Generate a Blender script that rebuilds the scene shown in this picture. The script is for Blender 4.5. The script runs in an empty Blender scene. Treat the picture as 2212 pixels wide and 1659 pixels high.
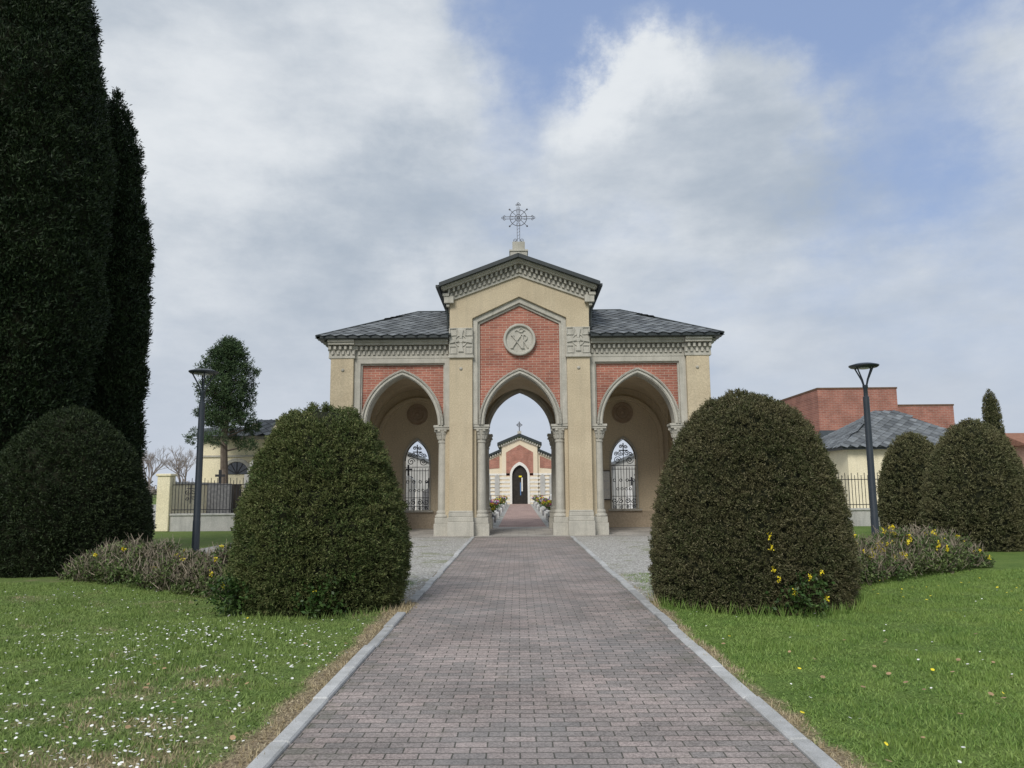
import bpy, math, random
import numpy as np
from mathutils import Vector, Matrix, noise
random.seed(7); rng=np.random.default_rng(7)
scn=bpy.context.scene; col=scn.collection
R=math.radians
# ---------------------------------------------------------------- node helper
class G:
    def __init__(s,nt): s.nt=nt
    def n(s,t,ins=None,**pr):
        nd=s.nt.nodes.new(t)
        for k,v in pr.items(): setattr(nd,k,v)
        if ins:
            for k,v in ins.items():
                sk=nd.inputs[k]
                if isinstance(v,bpy.types.NodeSocket): s.nt.links.new(v,sk)
                else:
                    if isinstance(v,(tuple,list)) and len(v)==3 and sk.type=='RGBA': v=(*v,1)
                    sk.default_value=v
        return nd
    def math(s,op,a,b=0.0,c=None,clamp=False):
        d={0:a,1:b}
        if c is not None: d[2]=c
        return s.n('ShaderNodeMath',d,operation=op,use_clamp=clamp).outputs[0]
    def mix(s,f,a,b,bt='MIX'):
        return s.n('ShaderNodeMix',{0:f,6:a,7:b},data_type='RGBA',blend_type=bt).outputs[2]
    def noise(s,vec,scale,detail=4,rough=.55):
        return s.n('ShaderNodeTexNoise',{'Vector':vec,'Scale':scale,'Detail':detail,'Roughness':rough}).outputs[0]
    def ramp(s,f,a,b,c=0.0,d=1.0):
        return s.n('ShaderNodeMapRange',{0:f,1:a,2:b,3:c,4:d},interpolation_type='SMOOTHSTEP').outputs[0]
def newmat(name):
    m=bpy.data.materials.new(name); m.use_nodes=True; nt=m.node_tree; nt.nodes.clear()
    g=G(nt); out=g.n('ShaderNodeOutputMaterial'); b=g.n('ShaderNodeBsdfPrincipled')
    nt.links.new(b.outputs[0],out.inputs[0]); g.b=b; g.out=out
    g.co=g.n('ShaderNodeTexCoord').outputs['Object']
    return m,g
def setb(g,colr=None,rough=.8,bumph=None,bs=.3,bd=.02,metal=0,spec=.3):
    b=g.b
    if colr is not None:
        if isinstance(colr,bpy.types.NodeSocket): g.nt.links.new(colr,b.inputs['Base Color'])
        else: b.inputs['Base Color'].default_value=(*colr,1)
    if isinstance(rough,bpy.types.NodeSocket): g.nt.links.new(rough,b.inputs['Roughness'])
    else: b.inputs['Roughness'].default_value=rough
    b.inputs['Metallic'].default_value=metal
    b.inputs['Specular IOR Level'].default_value=spec
    if bumph is not None:
        bn=g.n('ShaderNodeBump',{'Strength':bs,'Distance':bd,'Height':bumph})
        g.nt.links.new(bn.outputs[0],b.inputs['Normal'])
def pm(name,c1,c2,scale=2,rough=.85,fine=40,bs=.3,bd=.01,streak=0,island=0,metal=0,spec=.25,dirt=None):
    m,g=newmat(name)
    f=g.ramp(g.noise(g.co,scale,5,.6),.3,.7)
    c=g.mix(f,c1,c2)
    fn=g.noise(g.co,fine,4,.6)
    c=g.mix(.5,c,g.n('ShaderNodeCombineColor',{0:g.ramp(fn,.2,.8,.6,1.4),1:g.ramp(fn,.2,.8,.6,1.4),2:g.ramp(fn,.2,.8,.6,1.4)}).outputs[0],'MULTIPLY')
    if streak:
        mp=g.n('ShaderNodeMapping',{'Vector':g.co,'Scale':(3,3,.25)}).outputs[0]
        sf=g.ramp(g.noise(mp,1.3,6,.65),.48,.75,0,streak)
        c=g.mix(sf,c,dirt or tuple(x*.5 for x in c1))
    if island:
        r=g.n('ShaderNodeNewGeometry').outputs['Random Per Island']
        rr=g.math('MULTIPLY_ADD',r,island,1-island/2)
        c=g.mix(1,c,g.n('ShaderNodeCombineColor',{0:rr,1:rr,2:rr}).outputs[0],'MULTIPLY')
    setb(g,c,rough,fn,bs,bd,metal,spec)
    return m
def brickmat(name,c1,c2,mort,w,h,ms,plane='xz',off=.5,bd=.01,vary=.5,stain=0):
    m,g=newmat(name)
    sp=g.n('ShaderNodeSeparateXYZ',{0:g.co})
    v=g.n('ShaderNodeCombineXYZ',{0:sp.outputs[0],1:sp.outputs[2 if plane=='xz' else 1]}).outputs[0]
    wob=g.n('ShaderNodeTexNoise',{'Vector':v,'Scale':9.,'Detail':2.}).outputs['Color']
    v2=g.n('ShaderNodeVectorMath',{0:v,1:g.n('ShaderNodeVectorMath',{0:wob,1:(.008,.008,0)},operation='MULTIPLY').outputs[0]},operation='ADD').outputs[0]
    br=g.n('ShaderNodeTexBrick',{'Vector':v2,'Color1':c1,'Color2':c2,'Mortar':mort,'Scale':1.,'Mortar Size':ms,'Mortar Smooth':.3,'Bias':0.,'Brick Width':w,'Row Height':h},offset=off)
    fn=g.noise(g.co,60,5,.7); big=g.noise(g.co,.9,4,.6)
    k=g.math('MULTIPLY',g.ramp(fn,.25,.75,1-vary*.6,1+vary*.6),g.ramp(big,.3,.7,.82,1.2))
    c=g.mix(1,br.outputs[0],g.n('ShaderNodeCombineColor',{0:k,1:k,2:k}).outputs[0],'MULTIPLY')
    if stain:
        ax=g.math('ABSOLUTE',g.math('SUBTRACT',sp.outputs[0],.115))
        ed=g.ramp(ax,1.15,1.6,0,.12)
        c=g.mix(g.ramp(g.math('ADD',g.noise(g.co,2.3,6,.7),ed),.56,.74,0,stain),c,(.09,.10,.06))
        c=g.mix(g.ramp(g.noise(g.co,.35,5,.65),.45,.65,0,.45),c,g.mix(1,br.outputs[0],(.82,.92,.98),'MULTIPLY'))
    h_=g.math('ADD',g.math('MULTIPLY',br.outputs['Fac'],-1),g.math('MULTIPLY',fn,.5))
    setb(g,c,.85,h_,.6,bd)
    return m
PL=pm('plaster_beige',(.47,.395,.275),(.54,.46,.325),.9,.9,25,.12,.004,streak=.3,dirt=(.32,.285,.215))
PLI=pm('plaster_interior',(.56,.47,.34),(.62,.53,.39),.8,.9,20,.12,.004,streak=.2)
DADO=pm('dado_paint',(.40,.33,.245),(.46,.38,.285),1,.9,20,.1,.004)
ST=pm('stone_grey',(.41,.395,.345),(.49,.47,.41),3,.85,45,.5,.008,streak=.5,dirt=(.22,.215,.18))
STD=pm('stone_carved_tan',(.33,.25,.18),(.40,.31,.23),6,.85,45,.5,.008)
BR=brickmat('brick_red',(.385,.155,.108),(.285,.108,.078),(.50,.41,.335),.30,.088,.0068,vary=.6)
PAV=brickmat('paver_brick',(.335,.28,.262),(.225,.205,.195),(.095,.09,.076),.205,.103,.0055,'xy',bd=.006,vary=.8,stain=.4)
PAV2=brickmat('paver_pink',(.40,.28,.24),(.34,.23,.20),(.17,.14,.12),.205,.103,.005,'xy')
FLR=brickmat('porch_floor',(.40,.375,.34),(.34,.32,.29),(.18,.17,.16),.6,.6,.008,'xy',bd=.003)
CURB=pm('granite_curb',(.47,.475,.475),(.35,.355,.35),4,.8,120,.6,.004,island=.35,streak=.5,dirt=(.22,.22,.185))
SL=pm('slate',(.105,.115,.125),(.165,.178,.185),3,.6,30,.4,.01,island=.75,spec=.4)
DK=pm('gutter_metal',(.02,.027,.028),(.03,.037,.038),5,.4,30,.05,.003,spec=.5)
IR=pm('wrought_iron',(.022,.023,.028),(.04,.04,.045),8,.5,60,.1,.002,metal=.2)
IRC=pm('cross_iron',(.07,.072,.085),(.12,.12,.135),8,.5,60,.1,.002)
LAMPM=pm('lamp_paint',(.02,.028,.038),(.028,.036,.046),5,.4,60,.05,.001,spec=.5)
WHT=pm('white_plaster',(.68,.66,.61),(.76,.74,.69),1,.9,20,.1,.004,streak=.4,dirt=(.4,.39,.36))
YEL=pm('yellow_plaster',(.74,.67,.47),(.80,.73,.53),1,.9,20,.1,.004,streak=.2,dirt=(.45,.41,.3))
CONC=pm('concrete',(.38,.38,.36),(.47,.46,.435),2,.9,50,.4,.006,streak=.5,dirt=(.2,.2,.19))
MARB=pm('marble',(.55,.55,.54),(.66,.65,.63),3,.4,30,.05,.002)
GRAN=pm('dark_granite',(.12,.12,.125),(.2,.2,.2),8,.4,80,.05,.002)
RBR=brickmat('brick_orange',(.33,.14,.10),(.27,.11,.08),(.33,.23,.19),.5,.16,.02)
GLS=pm('dark_glass',(.03,.035,.045),(.05,.055,.06),2,.12,10,.02,.001,spec=.8)
WOOD=pm('wood_brown',(.10,.06,.035),(.15,.09,.055),4,.7,30,.3,.003)
DOORD=pm('door_dark',(.02,.017,.015),(.035,.03,.026),4,.6,30,.3,.003)
BARK=pm('bark',(.12,.095,.075),(.19,.155,.125),5,.95,25,.8,.02)
BAREB=pm('bare_twigs',(.19,.165,.15),(.25,.22,.20),2,.95,25,.2,.01,island=.3)
def foliage(name,c1,c2,c3,scale=2.5,island=.9,rough=.6):
    m,g=newmat(name)
    r=g.n('ShaderNodeNewGeometry').outputs['Random Per Island']
    c=g.mix(g.ramp(g.noise(g.co,scale,4,.6),.35,.65),c1,c2)
    c=g.mix(g.ramp(r,.55,1.0,0,.85),c,c3)
    rr=g.math('MULTIPLY_ADD',g.math('FRACT',g.math('MULTIPLY',r,17.3)),island,1-island/2)
    c=g.mix(1,c,g.n('ShaderNodeCombineColor',{0:rr,1:rr,2:rr}).outputs[0],'MULTIPLY')
    setb(g,c,rough,spec=.2)
    return m
YEW1=foliage('yew_green',(.062,.092,.028),(.100,.118,.040),(.165,.165,.07))
YEW2=foliage('yew_olive',(.066,.076,.031),(.102,.096,.046),(.160,.140,.083))
YEW3=foliage('yew_light_olive',(.085,.095,.042),(.125,.12,.058),(.18,.165,.09))
GLOS=foliage('glossy_green',(.03,.065,.016),(.05,.09,.025),(.08,.12,.04),rough=.35)
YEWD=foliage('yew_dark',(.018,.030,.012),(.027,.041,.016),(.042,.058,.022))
CYP=foliage('cypress_green',(.012,.024,.010),(.020,.035,.013),(.032,.052,.019),1.2)
CORE=pm('foliage_shade',(.010,.013,.006),(.018,.02,.009),4,.95,25,.6,.03)  # near-black core colour, paints in the shade between the leaves
PINE=foliage('pine_green',(.036,.066,.030),(.055,.09,.038),(.085,.125,.05),1.5)
HEDL=foliage('hedge_leaf',(.06,.105,.03),(.10,.135,.045),(.14,.18,.07),2)
HEDB=foliage('hedge_leaf_brown',(.11,.095,.07),(.095,.10,.05),(.15,.125,.09),2)
HEDT=pm('hedge_twig',(.20,.17,.13),(.30,.255,.195),6,.9,30,.2,.003,island=.6)
def flatm(name,c,rough=.6): 
    m=pm(name,c,tuple(x*.8 for x in c),12,rough,60,.1,.001,island=.3); return m
FY=flatm('petal_yellow',(.85,.70,.04)); FW=flatm('petal_white',(.85,.85,.82)); FP=flatm('petal_pink',(.6,.14,.27)); FV=flatm('petal_violet',(.32,.15,.45)); FR=flatm('petal_red',(.5,.06,.04)); FG=flatm('leaf_green',(.08,.15,.04))
DRY=flatm('fallen_leaf',(.42,.28,.16))
BLUE=flatm('ribbon_blue',(.12,.22,.42))
# lawn
def lawn(name,blade):
    m,g=newmat(name)
    sp=g.n('ShaderNodeSeparateXYZ',{0:g.co}); x=sp.outputs[0]; y=sp.outputs[1]
    n1=g.noise(g.co,.55,5,.6); n2=g.noise(g.co,2.6,5,.65); n3=g.noise(g.co,30,4,.7)
    ax=g.math('ABSOLUTE',g.math('SUBTRACT',x,.115))
    edge=g.ramp(ax,1.70,2.02,.34,0.0)
    left=g.ramp(x,-2,1.5,.115,-.05)
    near=g.ramp(y,4,6.5,.06,-.02)
    s=g.math('ADD',g.math('ADD',g.math('ADD',edge,left),near),g.math('ADD',g.math('MULTIPLY',n1,.6),g.math('MULTIPLY',n2,.40)))
    far=g.ramp(y,14,25)
    straw=g.math('MULTIPLY',g.ramp(s,.58,.84),g.math('SUBTRACT',1,g.math('MULTIPLY',far,.6)))
    green=g.mix(g.ramp(n2,.3,.7),(.115,.205,.040),(.19,.275,.066))
    green=g.mix(g.ramp(n1,.4,.65,0,.5),green,(.085,.17,.034))
    green=g.mix(g.ramp(x,-3,3),g.mix(.25,green,(.17,.205,.08)),green)
    if blade:
        r=g.n('ShaderNodeNewGeometry').outputs['Random Per Island']
        green=g.mix(g.ramp(r,.2,1,0,.6),green,(.26,.35,.10))
        st=g.mix(g.ramp(r,.3,1),(.34,.28,.17),(.48,.41,.27))
        f=g.ramp(g.math('ADD',straw,g.math('MULTIPLY_ADD',g.math('FRACT',g.math('MULTIPLY',r,31.7)),.7,-.35)),.35,.65)
        c=g.mix(f,green,st); setb(g,c,.6,spec=.25)
    else:
        c=g.mix(straw,g.mix(.3,green,(.08,.08,.04)),g.mix(g.ramp(n3,.3,.7),(.17,.13,.085),(.33,.27,.18)))
        k=g.ramp(n3,.2,.8,.6,1.4)
        c=g.mix(1,c,g.n('ShaderNodeCombineColor',{0:k,1:k,2:k}).outputs[0],'MULTIPLY')
        setb(g,c,.95,n3,.8,.03,spec=.1)
    return m
LAWN=lawn('lawn_ground',False); BLADE=lawn('lawn_blade',True)
m_,g=newmat('gravel'); 
vo=g.n('ShaderNodeTexVoronoi',{'Vector':g.co,'Scale':28.}); 
c=g.mix(g.ramp(g.n('ShaderNodeSeparateColor',{0:vo.outputs['Color']}).outputs[0],0,1),(.32,.31,.29),(.72,.71,.68))
c=g.mix(g.ramp(vo.outputs['Distance'],.2,.7,0,.7),c,(.2,.19,.17))
c=g.mix(g.ramp(g.noise(g.co,.7,6,.7),.52,.66,0,.6),c,(.16,.185,.07))
setb(g,c,.9,g.math('MULTIPLY',vo.outputs['Distance'],-1),.8,.02); GRV=m_
# ---------------------------------------------------------------- mesh builder
def arcpts(xc,a,zs,H,n=14):
    r=(a*a+H*H)/(2*a); cx=-a+r; t1=math.pi-math.acos((r-a)/r) if r>a else math.pi/2
    L=[]
    for i in range(n+1):
        t=math.pi+(t1-math.pi)*i/n; L.append((xc+cx+r*math.cos(t),zs+r*math.sin(t)))
    Rr=[(2*xc-x,z) for x,z in reversed(L[:-1])]
    return L+Rr
class MB:
    def __init__(s): s.v=[];s.f=[];s.m=[];s.cur=0
    def add(s,vs,fs):
        o=len(s.v); s.v+=[tuple(v) for v in vs]; s.f+=[tuple(i+o for i in f) for f in fs]; s.m+=[s.cur]*len(fs); return s
    def box(s,x0,x1,y0,y1,z0,z1):
        vs=[(x,y,z) for x in (x0,x1) for y in (y0,y1) for z in (z0,z1)]
        return s.add(vs,[(0,1,3,2),(4,6,7,5),(0,4,5,1),(2,3,7,6),(0,2,6,4),(1,5,7,3)])
    def obox(s,c,ax,ay,az):
        c=Vector(c);ax=Vector(ax);ay=Vector(ay);az=Vector(az)
        vs=[c+i*ax+j*ay+k*az for i in(-1,1) for j in(-1,1) for k in(-1,1)]
        return s.add(vs,[(0,1,3,2),(4,6,7,5),(0,4,5,1),(2,3,7,6),(0,2,6,4),(1,5,7,3)])
    def prism(s,poly,a0,a1,axis='x'):
        n=len(poly)
        if axis=='x': f=lambda p,a:(p[0],a,p[1])
        elif axis=='y': f=lambda p,a:(a,p[0],p[1])
        else: f=lambda p,a:(p[0],p[1],a)
        vs=[f(p,a0) for p in poly]+[f(p,a1) for p in poly]
        fs=[tuple(range(n)),tuple(range(2*n-1,n-1,-1))]+[(i,(i+1)%n,(i+1)%n+n,i+n) for i in range(n)]
        return s.add(vs,fs)
    def spandrel(s,xc,a,zs,H,x0,x1,top,y0,y1,axis='x',n=14):
        tp=top if isinstance(top,list) else [(x1,top),(x0,top)]
        return s.prism([(x0,zs)]+arcpts(xc,a,zs,H,n)+[(x1,zs)]+tp,y0,y1,axis)
    def band(s,xc,ai,Hi,ao,Ho,zs,y0,y1,drop=0,axis='x'):
        A=arcpts(xc,ai,zs,Hi);B=arcpts(xc,ao,zs,Ho)
        if drop: A=[(xc-ai,zs-drop)]+A+[(xc+ai,zs-drop)];B=[(xc-ao,zs-drop)]+B+[(xc+ao,zs-drop)]
        return s.prism(A+B[::-1],y0,y1,axis)
    def cyl(s,p0,p1,r0,r1=None,n=8,cap=True):
        r1=r0 if r1 is None else r1
        p0=Vector(p0);p1=Vector(p1);d=(p1-p0).normalized(); u=d.orthogonal().normalized();w=d.cross(u)
        vs=[p+ (u*math.cos(2*math.pi*i/n)+w*math.sin(2*math.pi*i/n))*r for p,r in((p0,r0),(p1,r1)) for i in range(n)]
        fs=[(i,(i+1)%n,(i+1)%n+n,i+n) for i in range(n)]
        if cap: fs+=[tuple(range(n-1,-1,-1)),tuple(range(n,2*n))]
        return s.add(vs,fs)
    def tube(s,pts,r,n=5,closed=False):
        P=[Vector(p) for p in pts]; m=len(P); rings=[]; u=None
        for i in range(m):
            if closed: d=P[(i+1)%m]-P[i-1]
            else: d=P[min(i+1,m-1)]-P[max(i-1,0)]
            d.normalize()
            u=d.orthogonal().normalized() if u is None else (u-d*u.dot(d)).normalized()
            w=d.cross(u); rr=r[i] if isinstance(r,(list,tuple)) else r
            rings.append([P[i]+(u*math.cos(2*math.pi*k/n)+w*math.sin(2*math.pi*k/n))*rr for k in range(n)])
        vs=[v for g_ in rings for v in g_]; fs=[]
        for i in range(m if closed else m-1):
            j=(i+1)%m
            fs+=[(i*n+k,i*n+(k+1)%n,j*n+(k+1)%n,j*n+k) for k in range(n)]
        if not closed: fs+=[tuple(range(n-1,-1,-1)),tuple((m-1)*n+k for k in range(n))]
        return s.add(vs,fs)
    def lathe(s,prof,c=(0,0,0),n=20,axis='z'):
        vs=[];m=len(prof)
        for h,r in prof:
            for k in range(n):
                a=2*math.pi*k/n
                if axis=='z': vs.append((c[0]+r*math.cos(a),c[1]+r*math.sin(a),c[2]+h))
                else: vs.append((c[0]+r*math.cos(a),c[1]+h,c[2]+r*math.sin(a)))
        fs=[(i*n+k,i*n+(k+1)%n,(i+1)*n+(k+1)%n,(i+1)*n+k) for i in range(m-1) for k in range(n)]
        fs+=[tuple(range(n-1,-1,-1)),tuple((m-1)*n+k for k in range(n))]
        return s.add(vs,fs)
    def ring(s,c,r,t,n=24):
        return s.tube([(c[0]+r*math.cos(2*math.pi*i/n),c[1],c[2]+r*math.sin(2*math.pi*i/n)) for i in range(n)],t,5,True)
    def spiral(s,c,r,turns,t,start=0,sgn=1):
        pts=[]
        n=int(14*turns)
        for i in range(n+1):
            a=start+sgn*2*math.pi*turns*i/n; q=r*(1-.8*i/n)
            pts.append((c[0]+q*math.cos(a),c[1],c[2]+q*math.sin(a)))
        return s.tube(pts,t,4)
def meta(o,parent=None,label=None,cat=None,kind=None,group=None):
    if parent is not None: o.parent=parent
    if label:o["label"]=label
    if cat:o["category"]=cat
    if kind:o["kind"]=kind
    if group:o["group"]=group
import bmesh
def mk(mb,name,mats,parent=None,loc=(0,0,0),smooth=False,bevel=0,**kw):
    me=bpy.data.meshes.new(name); me.from_pydata(mb.v,[],mb.f); me.validate()
    bm=bmesh.new(); bm.from_mesh(me); bmesh.ops.recalc_face_normals(bm,faces=bm.faces); bm.to_mesh(me); bm.free()
    if not isinstance(mats,(list,tuple)): mats=[mats]
    for m in mats: me.materials.append(m)
    if len(mats)>1 and len(me.polygons)==len(mb.m): me.polygons.foreach_set('material_index',mb.m)
    if smooth:
        me.polygons.foreach_set('use_smooth',[True]*len(me.polygons))
        try: me.set_sharp_from_angle(angle=R(40))
        except Exception: pass
    o=bpy.data.objects.new(name,me); col.objects.link(o); o.location=loc
    if bevel:
        b=o.modifiers.new('bevel','BEVEL'); b.width=bevel; b.segments=1; b.limit_method='ANGLE'; b.angle_limit=R(35)
    meta(o,parent,**kw); return o
def empty(name,loc,**kw):
    o=bpy.data.objects.new(name,None); col.objects.link(o); o.location=loc; o.empty_display_size=.3; meta(o,**kw); return o
def unit(a): return a/np.maximum(np.linalg.norm(a,axis=1,keepdims=True),1e-9)
def npmesh(name,V,k,mat,parent=None,loc=(0,0,0),**kw):
    n=len(V)//k; me=bpy.data.meshes.new(name)
    me.vertices.add(len(V)); me.vertices.foreach_set('co',V.astype(np.float32).ravel())
    me.loops.add(len(V)); me.loops.foreach_set('vertex_index',np.arange(len(V),dtype=np.int32))
    me.polygons.add(n); me.polygons.foreach_set('loop_start',np.arange(0,len(V),k,dtype=np.int32))
    me.update(calc_edges=True); me.materials.append(mat)
    o=bpy.data.objects.new(name,me); col.objects.link(o); o.location=loc; meta(o,parent,**kw); return o
def leaves(C,D,npz,twig,L,W,spread=.8):
    N=len(C); idx=np.repeat(np.arange(N),npz); M=len(idx)
    t=rng.random((M,1)); P=C[idx]+D[idx]*t*twig+rng.normal(size=(M,3))*twig*.18
    d=unit(D[idx]*.7+rng.normal(size=(M,3))*spread*.6)
    sd=unit(np.cross(d,rng.normal(size=(M,3))))
    l=L*(.6+.8*rng.random((M,1))); w=W*(.7+.6*rng.random((M,1)))
    V=np.stack([P,P+d*l*.45+sd*w/2,P+d*l,P+d*l*.45-sd*w/2],1)
    return V.reshape(-1,3)
def nz(P,sc,seed=0,zs=1):
    return np.array([noise.noise(Vector((p[0]*sc+seed,p[1]*sc,p[2]*sc*zs))) for p in P])
def revolve_pts(prof,N):
    prof=np.array(prof,float); z=prof[:,0]; r=prof[:,1]
    seg=np.hypot(np.diff(z),np.diff(r)); w=seg*(r[1:]+r[:-1])/2+1e-6; w/=w.sum()
    i=rng.choice(len(w),N,p=w); t=rng.random(N)
    zz=z[i]+(z[i+1]-z[i])*t; rr=r[i]+(r[i+1]-r[i])*t; th=rng.random(N)*2*math.pi
    dz=(z[i+1]-z[i]); dr=(r[i+1]-r[i]); nl=np.hypot(dz,dr)
    nr=dz/nl; nzv=-dr/nl
    P=np.stack([rr*np.cos(th),rr*np.sin(th),zz],1); Nn=np.stack([nr*np.cos(th),nr*np.sin(th),nzv],1)
    return P,Nn
def smoothprof(p,n=24):
    p=np.array(p,float); s=np.r_[0,np.cumsum(np.hypot(np.diff(p[:,0]),np.diff(p[:,1])))]
    u=np.linspace(0,s[-1],n); z=np.interp(u,s,p[:,0]); r=np.interp(u,s,p[:,1])
    for _ in range(2):
        r[1:-1]=(r[:-2]+2*r[1:-1]+r[2:])/4; z[1:-1]=(z[:-2]+2*z[1:-1]+z[2:])/4
    return np.stack([z,r],1)
def shrub(name,prof,loc,mat,nsp,npz,twig,L,W,amp,ns,up=.4,seed=0,inset=.07,label='',cat='bush',group=None,trunk=None,layer=0,lean=(0,0),hole=None):
    e=empty(name,loc,label=label,cat=cat,group=group)
    pr=smoothprof(prof)
    def disp(P): 
        d=amp*(nz(P,ns,seed)*1.2+nz(P,ns*3.1,seed+9)*.7)
        if layer: d+=layer*nz(P,3.2,seed+20,4.0)+layer*.5*nz(P,8,seed+30,2.0)
        if hole is not None:
            q=np.linalg.norm(np.asarray(P)-np.array(hole[:3]),axis=1); d-=hole[4]*np.clip(1-q/hole[3],0,1)
        return d
    mb=MB(); n=40; m=len(pr); vs=[]
    for z,r in pr:
        for k in range(n):
            a=2*math.pi*k/n; vs.append(((r-inset if r>inset else 0)*math.cos(a),(r-inset if r>inset else 0)*math.sin(a),min(z,pr[-1][0]-inset)))
    dd=disp(np.array(vs)); vs=[(x*(1+q/max(.3,math.hypot(x,y)))+z*lean[0],y*(1+q/max(.3,math.hypot(x,y)))+z*lean[1],z) for (x,y,z),q in zip(vs,dd)]
    fs=[(i*n+k,i*n+(k+1)%n,(i+1)*n+(k+1)%n,(i+1)*n+k) for i in range(m-1) for k in range(n)]
    mb.add(vs,fs); mk(mb,'shade_core',CORE,e,smooth=True)  # closed dark shell behind the leaves, coloured as the foliage's inner shade
    P,Nn=revolve_pts(pr,nsp); d=disp(P)[:,None]
    C=P+Nn*(d-rng.random((nsp,1))*inset*.9); C[:,0]+=C[:,2]*lean[0]; C[:,1]+=C[:,2]*lean[1]
    D=unit(Nn+np.array([[0,0,up]])+rng.normal(size=(nsp,3))*.35)
    if hole is not None:
        q=np.linalg.norm(P-np.array(hole[:3]),axis=1); keep=rng.random(nsp)>np.clip(1.1-q/hole[3],0,.8); C=C[keep];D=D[keep]
    npmesh('crown' if trunk else 'foliage',leaves(C,D,npz,twig,L,W),4,mat,e)
    if trunk:
        mb=MB(); mb.cyl((0,0,-.05),(0,0,trunk[1]),trunk[0],trunk[0]*.6,10); mk(mb,'trunk',BARK,e,smooth=True)
    return e
# ---------------------------------------------------------------- ground
mb=MB(); mb.box(-450,450,-60,850,-.5,0); mk(mb,'ground',LAWN,kind='structure',label='lawn with daisies and dry patches',cat='ground')
XC=.115; HW=1.575
mb=MB(); mb.add([(XC-HW,-8,.006),(XC+HW,-8,.006),(XC+HW,26.0,.006),(XC-HW,26.0,.006)],[(0,1,2,3)]); mk(mb,'path',PAV,kind='structure',label='grey-red paver path leading to the gatehouse',cat='path')
for s in(-1,1):
    mb=MB(); x0,x1=(XC-9,XC-HW-.14) if s<0 else (XC+HW+.14,XC+9)
    vs=[(x0,17.8,.004),(x0+4.2,13.0,.004),(x1,11.0,.004),(x1,26.3,.004),(x0,26.3,.004)] if s<0 else [(x1,17.5,.004),(x0+4.2,14.0,.004),(x0,11.2,.004),(x0,26.3,.004),(x1,26.3,.004)]
    mb.add(vs,[(0,1,2,3,4)]); mk(mb,'gravel_area',GRV,kind='structure',label='pale gravel forecourt beside the path',cat='gravel')
    mb=MB(); y=-8.
    while y<25.9:
        L=random.choice([.9,1.0,1.1])
        if s<0 and 10.4<y+.5<11.0: y+=L; continue
        x=XC+s*(HW+.062); j=random.uniform(-.009,.009)
        mb.box(x-.06+j,x+.06+j,y+.005,min(y+L,26)-.005,-.05,.032+random.uniform(-.009,.009)); y+=L
    mk(mb,'kerb',CURB,bevel=.012,kind='structure',label='light granite kerb edging the path',cat='kerb')
mb=MB(); mb.add([(-7,26.0,.010),(7,26.0,.010),(7,32.6,.010),(-7,32.6,.010)],[(0,1,2,3)]); mk(mb,'porch_pavement',FLR,kind='structure',label='stone floor of the gatehouse porch',cat='pavement')
mb=MB(); mb.add([(-60,32.6,.004),(60,32.6,.004),(60,95,.004),(-60,95,.004)],[(0,1,2,3)]); mk(mb,'cemetery_gravel',GRV,kind='structure',label='gravel ground of the cemetery',cat='gravel')
mb=MB(); mb.add([(-.85,32.6,.012),(1.15,32.6,.012),(1.15,80,.012),(-.85,80,.012)],[(0,1,2,3)]); mk(mb,'cemetery_path',PAV2,kind='structure',label='pink paver path to the chapel',cat='path')
def grass(x0,x1,y0,y1,N,name):
    X=rng.uniform(x0,x1,N); u=rng.random(N); Y=y0+(y1-y0)*u**1.35
    k=(np.abs(X)<.68*Y+1.0)
    X=X[k];Y=Y[k]; n=len(X)
    P=np.stack([X,Y,np.zeros(n)],1)
    cl=nz(P[:, :3],1.7,3)+.5*nz(P[:, :3],6,8); h=(.013+.022*rng.random(n))*(1+1.3*np.clip(cl,-.6,1))
    ed=np.abs(np.abs(X-XC)-1.75); h*=np.clip(.5+ed*1.2,.5,1)
    th=rng.random(n)*math.pi; w=.003+.003*rng.random(n)
    wd=np.stack([np.cos(th)*w,np.sin(th)*w,np.zeros(n)],1)
    tip=P+np.stack([rng.normal(size=n)*.016,rng.normal(size=n)*.016,h],1)
    V=np.stack([P-wd,P+wd,tip],1).reshape(-1,3)
    return npmesh(name,V,3,BLADE,kind='stuff',label='short lawn grass beside the path',cat='grass')
grass(-11,XC-HW-.16,3.4,14,250000,'grass'); grass(XC+HW+.16,12,3.4,15,270000,'grass')
def tufts(pts,name='grass_tufts'):
    V=[]
    for x,y,n,h in pts:
        for i in range(n):
            a=random.uniform(0,6.28);r=random.uniform(0,.09);b=random.uniform(0,6.28);L=random.uniform(.5,1)*h
            p=np.array([x+r*math.cos(a),y+r*math.sin(a),0]);w=np.array([math.cos(b),math.sin(b),0])*.006
            V+= [p-w,p+w,p+np.array([math.cos(a)*L*.4,math.sin(a)*L*.4,L])]
    npmesh(name,np.array(V),3,BLADE,kind='stuff',label='taller grass tufts',cat='grass')
tp=[(random.uniform(-4.2,-2.6),random.uniform(7.6,9.2),22,.11) for _ in range(26)]
tp+=[(3.3+1.45*math.cos(a),11.3+1.45*math.sin(a),20,.2) for a in np.linspace(3.3,6.2,26)]
tp+=[(-2.8+1.25*math.cos(a),11.1+1.25*math.sin(a),14,.12) for a in np.linspace(3.3,6.2,20)]
tp+=[(XC-HW-.14+random.uniform(-.06,.03),random.uniform(4,11),10,.05) for _ in range(60)]+[(XC+HW+.14+random.uniform(-.03,.06),random.uniform(4,11),10,.05) for _ in range(60)]
tp+=[(XC-HW-random.uniform(.02,.15),random.uniform(10.3,11.1),18,.05) for _ in range(16)]
tp+=[(random.uniform(-8,-2),random.uniform(4.5,10),14,.07) for _ in range(60)]+[(random.uniform(2.2,8),random.uniform(4.5,11),14,.07) for _ in range(50)]
tufts(tp)
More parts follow.
